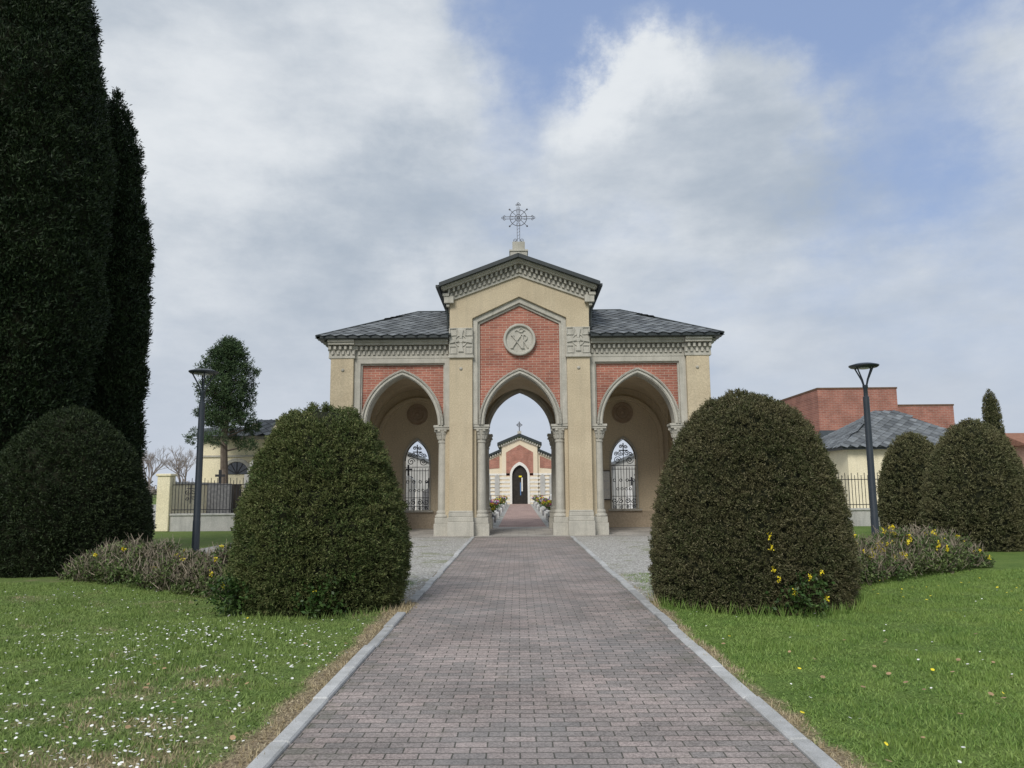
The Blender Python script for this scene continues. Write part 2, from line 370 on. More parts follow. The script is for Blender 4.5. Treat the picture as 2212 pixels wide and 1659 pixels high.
def flowers(pts,name,mat,r,label):
    V=[]
    for x,y,z in pts:
        t=np.array([random.gauss(0,.25),random.gauss(0,.25),1]);t/=np.linalg.norm(t)
        u=np.cross(t,[1,0,0]);u/=np.linalg.norm(u);w=np.cross(t,u); c=np.array([x,y,z]); rr=r*random.uniform(.7,1.2)
        V+=[c+rr*(u*math.cos(k*math.pi/3)+w*math.sin(k*math.pi/3)) for k in range(6)]
    return npmesh(name,np.array(V),6,mat,kind='stuff',label=label,cat='flowers')
pts=[]
cl=[(random.uniform(-5,-1.9),random.uniform(4.3,9.5)) for _ in range(36)]+[(-2.4,8.6),(-2.2,8.9),(-3.0,4.6),(-2.6,5.0),(-3.4,5.2),(-3.2,4.8)]
for cx,cy in cl:
    for _ in range(random.randint(10,36)): pts.append((cx+random.gauss(0,.34),cy+random.gauss(0,.34),random.uniform(.035,.05)))
for _ in range(600): pts.append((random.uniform(-8.5,-1.8),random.uniform(4.2,13),random.uniform(.035,.05)))
for _ in range(90): pts.append((random.uniform(1.95,8.5),random.uniform(4.3,12),random.uniform(.03,.05)))
pts=[p for p in pts if p[0]<XC-HW-.2 or p[0]>XC+HW+.2]
flowers(pts,'daisies',FW,.0115,'tiny white daisies scattered in the lawn')
pts=[(random.uniform(5,9.5),random.uniform(9,13.5),.06) for _ in range(90)]+[(2.2,4.9,.06),(-3.3,9.6,.07),(-4.2,8.7,.07),(1.95,5.6,.05),(2.4,6.9,.05)]+[(random.uniform(2,6),random.uniform(5,10),.05) for _ in range(8)]
flowers(pts,'dandelions',FY,.017,'yellow dandelions in the lawn')
pts=[(random.choice([random.uniform(1.9,5),random.uniform(-3.5,-1.75)]),random.uniform(4.2,8.5),.035) for _ in range(90)]
flowers(pts,'fallen_leaves',DRY,.02,'brown fallen leaves on the grass')
# ---------------------------------------------------------------- gatehouse
GH=empty('gatehouse',(.08,26.5,0),label='beige and brick cemetery gatehouse with three pointed arches',cat='gatehouse')
zr=lambda x,o=0: 9.107-.37*abs(x)+o
w=MB()
w.prism([(-2.45,.8),(-1.65,.8),(-1.65,7.54),(0,8.31),(1.65,7.54),(1.65,.8),(2.45,.8),(2.45,zr(2.45,.45)),(0,zr(0,.45)),(-2.45,zr(2.45,.45))],0,.5)
for s in(-1,1):
    bx=lambda a,b,*r: w.box(min(s*a,s*b),max(s*a,s*b),*r)
    bx(2.1,2.447,.5,5.3,6.5,zr(2.45,.4)); bx(5.83,6.63,.1,.9,.8,6.18)
    bx(2.45,6.6,.3,.8,6.15,6.9); bx(5.6,5.83,.32,.8,0,3.8); bx(2.45,2.62,.32,.8,0,3.8); bx(1.53,1.65,.2,.5,0,3.8)
    bx(6.1,6.58,.9,5.3,0,6.9)
w.prism([(-2.45,6.9),(2.45,6.9),(2.45,zr(2.45,.45)),(0,zr(0,.45)),(-2.45,zr(2.45,.45))],5.31,5.7)
mk(w,'wall',PL,GH,bevel=.01)
w=MB()
for s in(-1,1):
    bx=lambda a,b,*r: w.box(min(s*a,s*b),max(s*a,s*b),*r)
    bx(1.3,6.6,5.3,5.7,0,.74); bx(1.3,3.74,5.3,5.7,.74,2.75); bx(4.76,6.6,5.3,5.7,.74,2.75)
    a,b=sorted((s*1.3,s*6.6)); w.spandrel(s*4.25,.51,2.75,.86,a,b,3.8,5.3,5.7)
    a,b=sorted((s*1.652,s*2.447)); w.spandrel(2.9,1.7,3.8,1.6,.5,5.3,6.5,a,b,'y')
    bx(1.652,2.447,.5,1.2,0,3.8); bx(1.652,2.447,4.6,5.3,0,3.8)
w.spandrel(0,1.3,3.8,1.78,-6.6,6.6,6.9,5.3,5.7)
mk(w,'inner_wall',PLI,GH)
def pv(t,a,H):
    t=min(abs(t),a); r=(a*a+H*H)/(2*a); return math.sqrt(max(0,r*r-(t+r-a)**2))
for xc,ax in((-4.275,1.825),(0,1.65),(4.275,1.825)):
    w=MB(); n=30;vs=[];yc,ay=3.03,2.27
    for i in range(n+1):
        for j in range(n+1):
            x=-ax+2*ax*i/n;y=-ay+2*ay*j/n
            vs.append((xc+x,yc+y,3.8+max(pv(x,ax,1.9),pv(y,ay,1.9))))
    w.add(vs,[(i*(n+1)+j,(i+1)*(n+1)+j,(i+1)*(n+1)+j+1,i*(n+1)+j+1) for i in range(n) for j in range(n)])
    mk(w,'vault',PLI,GH)
for s in(-1,1):
    w=MB(); a,b=sorted((s*1.6,s*6.08)); 
    w.box(a,b,5.27,5.297,0,.66)
    w.box(*sorted((s*6.07,s*6.097)),1.0,5.27,0,.66)
    mk(w,'dado',DADO,GH)
    w=MB(); w.band(s*4.2,1.5,1.62,1.68,1.78,3.6,5.15,5.3,drop=3.6); mk(w,'wall_rib',PLI,GH,bevel=.01)
    w=MB(); w.band(s*4.25,.51,.86,.58,.96,2.75,5.24,5.3,drop=2.0)
    w.box(s*4.25-.68,s*4.25+.68,5.16,5.3,.66,.74); mk(w,'window_surround',ST,GH,bevel=.01)
w=MB()
w.spandrel(0,1.3,3.8,1.78,-1.5,1.5,[(1.5,7.45),(0,8.14),(-1.5,7.45)],.25,.6)
o=mk(w,'brick_panel',BR,GH,label='red brick panel above the middle arch')
for s in(-1,1):
    w=MB(); w.spandrel(s*4.12,1.32,3.8,1.78,s*4.12-1.5,s*4.12+1.5,6.05,.38,.78); mk(w,'brick_panel',BR,GH)
w=MB()
w.prism([(-1.652,3.8),(-1.47,3.8),(-1.47,7.42),(0,8.11),(1.47,7.42),(1.47,3.8),(1.652,3.8),(1.652,7.54),(0,8.32),(-1.652,7.54)],.1,.55)
w.prism([(-1.53,3.8),(-1.40,3.8),(-1.40,7.36),(0,8.03),(1.40,7.36),(1.40,3.8),(1.53,3.8),(1.53,7.455),(0,8.17),(-1.53,7.455)],.18,.5)
mk(w,'panel_frame',ST,GH,bevel=.012)
for s in(-1,1):
    w=MB()
    w.prism([(s*2.452,3.8),(s*2.64,3.8),(s*2.64,5.99),(s*5.6,5.99),(s*5.6,3.8),(s*5.832,3.8),(s*5.832,6.17),(s*2.452,6.17)],.22,.79)
    w.prism([(s*2.6,3.8),(s*2.69,3.8),(s*2.69,5.94),(s*5.55,5.94),(s*5.55,3.8),(s*5.65,3.8),(s*5.65,6.03),(s*2.6,6.03)],.3,.75)
    mk(w,'panel_frame',ST,GH,bevel=.012)
def archivolt(xc,y0,y1,a=1.25,H=1.76,zs=3.8):
    w=MB(); w.band(xc,a,H,a+.16,H+.17,zs,y0,y1); w.band(xc,a+.03,H+.03,a+.1,H+.1,zs,y0-.04,y0)
    pts=arcpts(xc,a+.15,zs,H+.16,26)
    for i in range(len(pts)-1):
        for q in(0.25,.75):
            p=Vector((pts[i][0]+(pts[i+1][0]-pts[i][0])*q,y0-.02,pts[i][1]+(pts[i+1][1]-pts[i][1])*q))
            t=Vector((pts[i+1][0]-pts[i][0],0,pts[i+1][1]-pts[i][1])).normalized(); n_=Vector((-t.z,0,t.x))
            w.obox(p+n_*.012,t*.019,Vector((0,.045,0)),n_*.035)
    mk(w,'arch',ST,GH,bevel=.006)
archivolt(0,.1,.62); archivolt(-4.12,.2,.8); archivolt(4.12,.2,.8); archivolt(0,5.2,5.75,1.3,1.78)
def column(x,y):
    w=MB(); w.lathe([(.86,.165),(.95,.165),(1.6,.163),(3.18,.145),(3.2,.17),(3.25,.17),(3.26,.145)],(0,0,0),18)
    c_=mk(w,'column',ST,GH,loc=(x,y,0),smooth=True)
    w=MB(); w.lathe([(3.24,.15),(3.32,.165),(3.45,.19),(3.6,.24),(3.64,.26)],(0,0,0),16)
    for k in range(8):
        a=k*math.pi/4+.39; ca,sa=math.cos(a),math.sin(a)
        for z,r,h in((3.38,.185,.07),(3.54,.225,.07)):
            w.obox((ca*r,sa*r,z),(ca*.022,sa*.022,.0),(-sa*.05,ca*.05,0),(ca*.02,sa*.02,h))
        w.obox((ca*.27,sa*.27,3.61),(ca*.035,sa*.035,0),(-sa*.045,ca*.045,0),(0,0,.03))
    w.box(-.27,.27,-.27,.27,3.645,3.72); w.box(-.3,.3,-.3,.3,3.72,3.803)
    mk(w,'capital',ST,c_,bevel=.006)
    w=MB(); w.box(-.28,.28,-.28,.28,0,.42); w.box(-.25,.25,-.25,.25,.42,.62); w.lathe([(.62,.25),(.66,.265),(.7,.25),(.73,.21),(.76,.205),(.79,.22),(.83,.21),(.87,.17)],(0,0,0),18)
    mk(w,'plinth',ST,c_,bevel=.01)
for x,y in((-1.37,.42),(1.37,.42),(-2.72,.5),(2.72,.5),(-5.5,.5),(5.5,.5),(-1.42,5.1),(1.42,5.1)): column(x,y)
for s in(-1,1):
    w=MB()
    def sb(a,b,y0,y1,z0,z1): w.box(*sorted((s*a,s*b)),y0,y1,z0,z1)
    sb(1.6,2.5,-.16,1.2,0,.5); sb(1.62,2.48,-.1,1.15,.5,.66); sb(1.635,2.47,-.05,1.1,.66,.8); sb(1.645,2.455,-.02,1.05,.8,.86)
    mk(w,'pier_base',ST,GH,bevel=.015)
    w=MB(); sb(5.78,6.72,-.02,1.0,0,.5); sb(5.8,6.68,.04,.98,.5,.68); sb(5.82,6.65,.08,.95,.68,.84)
    mk(w,'pier_base',ST,GH,bevel=.015)
    for x,y,z in((2.05,-.002,5.75),(6.2,.098,5.75)):
        w=MB(); w.lathe([(-.05,.001),(-.05,.03),(-.02,.055),(0,.06)],(s*x,y,z),12,'y'); mk(w,'tie_rod_plate',ST,GH)
for s in(-1,1):
    w=MB(); x=s*2.05
    w.box(x-.42,x+.42,-.04,.0,6.26,7.2); w.box(x-.45,x+.45,-.08,.05,6.13,6.2); w.box(x-.43,x+.43,-.05,.05,6.2,6.26)
    for a,b in((-.42,-.13),(.13,.42)):
        for c0,c1 in((6.27,6.55),(6.91,7.19)):
            w.box(x+a+.01,x+b-.01,-.075,-.04,c0,c0+.035);w.box(x+a+.01,x+b-.01,-.075,-.04,c1-.035,c1)
            w.box(x+a+.01,x+a+.045,-.075,-.04,c0+.035,c1-.035);w.box(x+b-.045,x+b-.01,-.075,-.04,c0+.035,c1-.035)
    w.ring((x,-.055,6.73),.2,.026,20); w.lathe([(-.085,.06),(-.075,.08),(-.04,.09)],(x,0,6.73),14,'y')
    for k in range(4):
        a=k*math.pi/2; d=Vector((math.cos(a),0,math.sin(a)));n_=Vector((-d.z,0,d.x)); c0=Vector((x,0,6.73))
        pts=[c0+d*.08-n_*.035,c0+d*.08+n_*.035,c0+d*.39+n_*.09,c0+d*.39-n_*.09]
        w.prism([(p.x,p.z) for p in pts],-.09,-.04)
    mk(w,'carved_cross_panel',ST,GH,bevel=.006)
gut=MB()
for s in(-1,1):
    w=MB()
    def run(u0,u1,f,T):
        def bx(a,b,o0,o1,z0,z1):
            P=[T(a,o0),T(b,o1)]; xs=sorted((P[0][0],P[1][0]));ys=sorted((P[0][1],P[1][1])); w.box(xs[0],xs[1],ys[0],ys[1],z0,z1)
        bx(u0,u1,-.1,f+.07,6.17,6.26); bx(u0,u1,-.1,f+.04,6.26,6.62)
        bx(u0,u1,-.1,f+.25,6.63,6.72); bx(u0,u1,-.1,f+.31,6.72,6.80)
        n=max(2,int(round((u1-u0)/.17))); st=(u1-u0)/n
        for i in range(n):
            bx(u0+st*(i+.05),u0+st*(i+.5),f+.04,f+.11,6.30,6.43)
            bx(u0+st*(i+.5),u0+st*(i+.97),f+.04,f+.18,6.47,6.60)
    run(2.5,5.78,0,lambda u,o:(s*u,.28-o)); run(5.78,6.70,0.06,lambda u,o:(s*u,.2-o)); run(.2,5.6,0,lambda u,o:(s*(6.6+o),u))
    mk(w,'cornice',ST,GH,bevel=.004)
    gut.box(*sorted((s*2.47,s*7.06)),-.27,-.13,6.81,6.9); gut.box(*sorted((s*6.93,s*7.07)),-.27,5.95,6.812,6.902)
    gut.box(*sorted((s*2.47,s*6.98)),-.2,.4,6.803,6.83); gut.box(*sorted((s*6.5,s*6.98)),-.2,5.9,6.8,6.828)
w=MB()
def rk(o0,o1,X,y0,y1): w.prism([(-X,zr(X,o0)),(0,zr(0,o0)),(X,zr(X,o0)),(X,zr(X,o1)),(0,zr(0,o1)),(-X,zr(X,o1))],y0,y1)
rk(-.06,.03,2.5,-.07,0); rk(.03,.36,2.47,-.05,.0); rk(.36,.43,2.66,-.3,.02); rk(.43,.5,2.72,-.38,.04)
n=15; st=2.5/n
for s in(-1,1):
    for i in range(n):
        for a,b,o0,o1,y in((.05,.55,.05,.19,-.14),(.5,.97,.21,.35,-.22)):
            x0=st*(i+a);x1=st*(i+b)
            w.prism([(s*x0,zr(x0,o0)),(s*x1,zr(x1,o0)),(s*x1,zr(x1,o1)),(s*x0,zr(x0,o1))],y,-.04)
    w.box(*sorted((s*2.45,s*2.56)),-.12,5.7,7.95,8.04); w.box(*sorted((s*2.45,s*2.68)),-.24,5.7,8.3,8.4)
    for i in range(28): w.box(*sorted((s*2.45,s*2.62)),-.18+i*.2,-.08+i*.2,8.08,8.28)
    w.box(*sorted((s*2.3,s*2.63)),-.2,.0,8.06,8.3)
mk(w,'gable_cornice',ST,GH,bevel=.004)
w=MB(); sl=MB()
def slates(O,U,V,inside,umax,vmax,su=.4,sv=.2):
    O=Vector(O);U=Vector(U).normalized();V=Vector(V).normalized();N=U.cross(V).normalized()
    if N.z<0:N=-N
    j=0;v=sv*.6
    while v<vmax:
        u=-umax+(su/2 if j%2 else 0)
        while u<umax:
            if inside(u,v):
                r=lambda:random.uniform(-.012,.012)
                up=.035+random.uniform(0,.015)
                P=[O+U*(u+r())+V*(v-sv*1.12)+N*up,O+U*(u+su*.53)+V*(v+r())+N*(.03),O+U*u+V*(v+sv)+N*.006,O+U*(u-su*.53)+V*(v+r())+N*(.03)]
                Q=[p-N*.018 for p in P]
                sl.add(P+Q,[(0,1,2,3),(0,3,7,4),(0,4,5,1)])
            u+=su
        v+=sv;j+=1
E=7.08;y0,y1=-.27,5.97;yr=2.85;rx=3.96;ze=6.9;zt=8.44
for s in(-1,1):
    A=(s*E,y0,ze);B=(s*2.4,y0,ze);C=(s*2.4,yr,zt);Dp=(s*rx,yr,zt);F=(s*E,y1,ze);Gp=(s*2.4,y1,ze)
    w.add([A,B,C,Dp,F,Gp],[(0,1,2,3),(0,3,4),(4,3,2,5),(0,4,5,1)])
    slp=math.hypot(yr-y0,zt-ze)
    def inf(u,v,s=s): 
        x=abs(u) if (u*s>0) else -1
        return 2.5<x<E-.05-(E-rx)*(v/slp)
    slates((0,y0,ze),(1,0,0),(0,yr-y0,zt-ze),inf,8,slp)
    slates((0,y1,ze),(1,0,0),(0,yr-y1,zt-ze),inf,8,slp)
    sls=math.hypot(E-rx,zt-ze)
    slates((s*E,yr,ze),(0,1,0),(-s*(E-rx),0,zt-ze),lambda u,v:abs(u)<(yr-y0-.05)*(1-v/sls),4,sls)
    for P in(A,F): w.tube([P,Dp],.045,6)
    w.tube([Dp,C],.05,6)
GR=2.80
w.prism([(-GR,zr(GR,.502)),(0,zr(0,.502)),(GR,zr(GR,.502)),(GR,zr(GR,.56)),(0,zr(0,.56)),(-GR,zr(GR,.56))],-.5,6.1)
for s in(-1,1):
    L=math.hypot(GR,.37*GR)
    slates((s*GR,2.8,zr(GR,.56)),(0,1,0),(-s*GR,0,.37*GR),lambda u,v:abs(u)<3.25 and v<L-.05,3.3,L)
    gut.obox((s*GR/2,-.52,zr(GR/2,.56)),(s*GR/2+.02,0,-.37*GR/2),(0,.03,0),(0,0,.075))
    gut.box(*sorted((s*(GR-.03),s*(GR+.1))),-.5,6.1,zr(GR,.46),zr(GR,.56))
    gut.tube([(s*2.62,-.0,8.1),(s*2.55,.15,7.9),(s*2.53,.2,7.5),(s*2.53,.2,7.2)],.04,6)
rf=mk(w,'roof',DK,GH); mk(sl,'slate_covering',SL,rf); mk(gut,'gutter',DK,rf,bevel=.01)
w2=MB(); w2.box(-.3,.3,-.3,.3,9.6,9.86); w2.box(-.33,.33,-.33,.33,9.86,9.93); w2.box(-.22,.22,-.22,.22,9.93,10.25)
fp=mk(w2,'finial_pedestal',ST,GH,bevel=.01)
w=MB(); cz=11.2
for dx in(-.045,.045):
    w.tube([(dx,0,10.25),(dx,0,10.95),(dx*.6,0,11.0)],.012,4)
    w.tube([(dx,0,11.05),(dx,0,11.6)],.012,4)
w.tube([(0,0,11.0),(0,0,11.68)],.012,4)
for i in range(5): w.tube([(-.045,0,10.4+i*.12),(.045,0,10.46+i*.12)],.007,4)
for s in(-1,1):
    w.tube([(-.5,0,cz+s*.04),(.5,0,cz+s*.04)],.011,4)
    w.spiral((s*.11,0,10.36),.08,1.3,.012,-1.57,s)
w.ring((0,0,cz),.3,.012,28); w.ring((0,0,cz),.12,.010,16); w.ring((0,0,cz),.045,.018,10)
for k in range(12):
    a=k*math.pi/6+math.pi/12; w.tube([(.12*math.cos(a),0,cz+.12*math.sin(a)),(.3*math.cos(a),0,cz+.3*math.sin(a))],.007,4)
for k in range(4):
    a=k*math.pi/2+math.pi/4; d=(math.cos(a),math.sin(a)); w.tube([(.1*d[0],0,cz+.1*d[1]),(.43*d[0],0,cz+.43*d[1])],.012,4); w.lathe([(-.02,.02),(0,.035),(.02,.02)],(.44*d[0],0,cz+.44*d[1]),8,'y')
for dx,dz in((1,0),(-1,0),(0,1)):
    c_=(dx*.52,0,cz+dz*.5)
    w.ring((c_[0]+dx*.04,0,c_[2]+dz*.03),.035,.011,10)
    for q in(-1,1): w.ring((c_[0]-dx*.02+dz*q*.055,0,c_[2]-dz*.02+dx*q*.055),.03,.010,10)
w.box(-.09,.09,-.06,.06,10.25,10.29)
mk(w,'iron_cross',IRC,GH)
# roundel
w=MB(); cx,cz=0,6.79
w.lathe([(.24,.57),(.10,.57),(.08,.55),(.08,.50),(.10,.48),(.17,.47),(.17,.001)],(cx,0,cz),40,'y')
def stroke(p,q,t=.03):
    k=.88
    p=Vector((cx+p[0]*k,0,cz+p[1]*k));q=Vector((cx+q[0]*k,0,cz+q[1]*k));m=(p+q)/2;dv=(q-p)/2;n_=Vector((-dv.z,0,dv.x)).normalized()*t*.85
    w.obox((m.x,.15,m.z),dv,(0,.035,0),n_)
stroke((-.28,.16),(.10,-.34),.020); stroke((.04,.16),(-.30,-.34),.020)
for a in((-.34,.17),(-.36,-.34),(.04,-.34)): stroke(a,(a[0]+.12,a[1]),.012)
stroke((.14,.2),(.14,-.34),.022); stroke((.07,-.35),(.21,-.35),.012); stroke((.06,.2),(.14,.2),.012)
stroke((.16,-.04),(.34,-.34),.018)
w.tube([(cx+.13+.13*math.sin(t),.13,cz+.07+.11*math.cos(t)) for t in np.linspace(0,math.pi,12)],.019,6)
w.tube([(cx-.16+.36*t,.135,cz+.31+.035*math.sin(t*9)) for t in np.linspace(0,1,16)],.018,6)
w.ring((cx+.06,.13,cz+.34),.075,.014,14)
mk(w,'chi_rho_roundel',ST,GH,bevel=.004,label='round grey stone medallion carved with XP christogram')
for s in(-1,1):
    w=MB(); c_=(s*4.25,5.3,4.67)
    w.lathe([(0.02,.44),(-.05,.44),(-.06,.40),(-.03,.37),(-.03,.28),(-.05,.25),(-.02,.22),(-.02,.1),(-.05,.06),(-.05,.001)],c_,28,'y')
    for k in range(12):
        a=k*math.pi/6; w.obox((c_[0]+.325*math.cos(a),5.265,c_[2]+.325*math.sin(a)),(.035*math.cos(a),0,.035*math.sin(a)),(0,.03,0),(-.03*math.sin(a),0,.03*math.cos(a)))
    for k in range(8):
        a=k*math.pi/4; w.obox((c_[0]+.15*math.cos(a),5.27,c_[2]+.15*math.sin(a)),(.05*math.cos(a),0,.05*math.sin(a)),(0,.03,0),(-.02*math.sin(a),0,.02*math.cos(a)))
    mk(w,'carved_medallion',STD,GH)
    w=MB(); X=s*4.25; yy=5.35
    top=lambda x: 2.75+pv(x,.51,.86)
    for i in range(-4,5):
        x=i*.115; w.tube([(X+x,yy,.74),(X+x,yy,min(top(x),2.45 if i else 3.4))],.014,4)
    for z in(.9,1.25,2.35,2.5): w.tube([(X-.51,yy,z),(X+.51,yy,z)],.017,4)
    w.tube([(p[0],yy,p[1]) for p in arcpts(X,.49,2.75,.83,8)],.02,4)
    for x,z,r,q in((-.25,2.72,.16,1),(.25,2.72,.16,-1),(-.14,3.0,.11,-1),(.14,3.0,.11,1),(-.3,2.98,.09,1),(.3,2.98,.09,-1),(-.1,3.28,.08,1),(.1,3.28,.08,-1)): w.spiral((X+x,yy,z),r,1.5,.018,0,q)
    for i in range(4): w.spiral((X-.4+i*.26,yy,1.07),.12,1.4,.018,i,1 if i%2 else -1); w.ring((X-.39+i*.26,yy,1.9),.055,.014,10); w.spiral((X-.4+i*.26,yy,.82),.07,1.4,.016,i,-1); w.ring((X-.26+i*.17,yy,1.55),.05,.013,10)
    w.tube([(X-.18,yy,3.12),(X+.18,yy,3.12)],.03,4)
    w.tube([(X,yy,2.9),(X,yy,3.42)],.03,4)
    mk(w,'window_grille',IR,GH)
w=MB(); w.box(3.36,3.66,5.12,5.16,1.1,2.3); w.cur=1; w.box(3.38,3.64,5.105,5.12,1.14,2.26); w.cur=2
for i in range(3):
    for k in range(2): w.box(3.40+k*.115,3.50+k*.115,5.10,5.105,1.2+i*.35,1.48+i*.35)
mk(w,'notice_board',[IR,MARB,WHT],loc=(.08,26.5,0),label='small glazed notice board on the porch wall',cat='notice board')
# ---------------------------------------------------------------- fences
def fence(x0,x1,y,piers,label):
    e=empty('boundary_wall',((x0+x1)/2,y,0),label=label,cat='boundary wall'); c_=(x0+x1)/2
    w=MB(); w.box(x0-c_,x1-c_,-.15,.15,0,.62); mk(w,'wall',CONC,e)
    w=MB(); w.box(x0-c_-.02,x1-c_+.02,-.2,.2,.62,.7); mk(w,'coping',CONC,e,bevel=.01)
    w=MB(); n=int((x1-x0)/.13)
    for i in range(n+1): x=x0-c_+i*(x1-x0)/n; w.tube([(x,0,.7),(x,0,2.02 if i%2 else 2.12)],.014,4)
    for z in(.85,1.85): w.box(x0-c_,x1-c_,-.015,.015,z-.015,z+.015)
    k=x0-c_+1
    while k<x1-c_-.6:
        for q in(-1,1): w.spiral((k+q*.12,0,1.55),.11,1.4,.014,0,q); w.spiral((k+q*.12,0,1.3),.09,1.4,.014,3.1,-q)
        w.tube([(k-.16,0,1.7),(k+.16,0,1.7)],.02,4);w.tube([(k,0,1.1),(k,0,1.85)],.02,4); k+=2.2
    mk(w,'railing',IR,e)
    for p in piers:
        w=MB(); w.box(p-c_-.26,p-c_+.26,-.26,.26,0,2.2); w.box(p-c_-.31,p-c_+.31,-.31,.31,2.2,2.3); mk(w,'pier',YEL,e,bevel=.02)
fence(-14.3,-6.75,31.4,[-14.3],'low concrete wall with iron railing and cream end pier')
fence(6.9,26,31.4,[26],'low concrete wall with iron railing in front of yellow house')
e=empty('side_wall',(-14.45,50,0),label='plain cream side wall of the cemetery',cat='wall'); w=MB(); w.box(-.12,.12,-18,20,0,1.9); mk(w,'wall',YEL,e); w=MB(); w.box(-.18,.18,-18,20,1.9,1.98); mk(w,'coping',CONC,e)
# ---------------------------------------------------------------- street lamps
def lamp(x,y):
    e=empty('street_lamp',(x,y,0),label='dark steel street lamp with flat disc head on struts',cat='street lamp',group='lamps flanking the gatehouse forecourt')
    w=MB(); w.lathe([(0,.16),(.02,.16),(.03,.085),(.9,.085),(.92,.08),(3.66,.07),(3.68,.05),(3.86,.048),(3.88,.06),(3.94,.06),(3.95,.02)],n=16); mk(w,'pole',LAMPM,e,smooth=True)
    w=MB()
    for k in range(4):
        a=k*math.pi/2+.5; w.tube([(.04*math.cos(a),.04*math.sin(a),3.92),(.09*math.cos(a),.09*math.sin(a),4.07),(.25*math.cos(a),.25*math.sin(a),4.36)],.018,5)
    mk(w,'strut',LAMPM,e,smooth=True)
    w=MB(); w.lathe([(4.35,.12),(4.36,.30),(4.39,.335),(4.41,.335),(4.45,.2),(4.46,.05)],n=28); mk(w,'lamp_head',LAMPM,e,smooth=True)
    w=MB(); w.lathe([(4.325,.09),(4.335,.12),(4.352,.12)],n=16); mk(w,'lens',MARB,e)
lamp(-7.45,18); lamp(8.17,18)
# ---------------------------------------------------------------- vegetation
PR1=[(0,1.06),(.3,1.16),(.55,1.18),(1.0,1.15),(1.43,1.05),(1.96,.90),(2.35,.73),(2.60,.53),(2.74,.28),(2.79,0)]
PR2=[(0,1.29),(.2,1.36),(.64,1.36),(1.29,1.27),(1.96,1.09),(2.3,.94),(2.6,.74),(2.8,.48),(2.91,.22),(2.95,0)]
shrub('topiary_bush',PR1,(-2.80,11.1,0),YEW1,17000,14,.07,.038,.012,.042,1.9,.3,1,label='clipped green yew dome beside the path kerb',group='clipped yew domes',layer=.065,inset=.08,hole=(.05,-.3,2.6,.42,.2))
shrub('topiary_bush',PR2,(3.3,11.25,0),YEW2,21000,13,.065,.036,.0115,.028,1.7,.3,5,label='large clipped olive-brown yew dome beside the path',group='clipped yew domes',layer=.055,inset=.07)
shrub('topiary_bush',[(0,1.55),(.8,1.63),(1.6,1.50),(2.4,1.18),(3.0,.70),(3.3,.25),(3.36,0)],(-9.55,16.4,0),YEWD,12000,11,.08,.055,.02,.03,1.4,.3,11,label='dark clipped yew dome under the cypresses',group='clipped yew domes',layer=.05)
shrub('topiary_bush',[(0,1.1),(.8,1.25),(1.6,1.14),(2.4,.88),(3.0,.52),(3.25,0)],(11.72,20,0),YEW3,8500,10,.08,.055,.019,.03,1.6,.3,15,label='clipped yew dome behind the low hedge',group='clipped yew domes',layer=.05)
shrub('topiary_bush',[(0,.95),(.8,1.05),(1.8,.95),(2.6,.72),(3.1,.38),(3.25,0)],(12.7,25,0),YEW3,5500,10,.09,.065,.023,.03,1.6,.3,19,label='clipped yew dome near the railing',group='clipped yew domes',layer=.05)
shrub('cypress_tree',[(.4,1.1),(2,1.8),(3.9,1.95),(6.7,2.14),(9.5,2.08),(12.2,1.88),(14.2,1.48),(16,.9),(17.2,.3),(17.6,0)],(-12.75,18.5,0),CYP,24000,12,.22,.11,.032,.18,.8,1.3,31,.13,'tall dense dark cypress tree beside the forecourt','tree',trunk=(.3,2),group='dark cypresses')
shrub('cypress_tree',[(.4,.85),(2,1.13),(4.9,1.08),(7.6,1.0),(9.2,.9),(10.8,.70),(12.2,.42),(13.3,0)],(-11.85,21.5,0),CYP,13000,12,.21,.11,.032,.14,.9,1.3,41,.13,'slimmer dark cypress tree behind the larger one','tree',trunk=(.22,2),group='dark cypresses')
shrub('cypress_tree',[(.1,.28),(1.5,.38),(3.3,.34),(4.6,.27),(5.0,.20),(5.2,.12),(5.25,0)],(18.6,30,0),YEW3,4000,9,.07,.05,.02,.02,1.5,1.2,51,.07,'slim pointed conifer by the railing','tree',trunk=(.08,1),lean=(-.035,0))
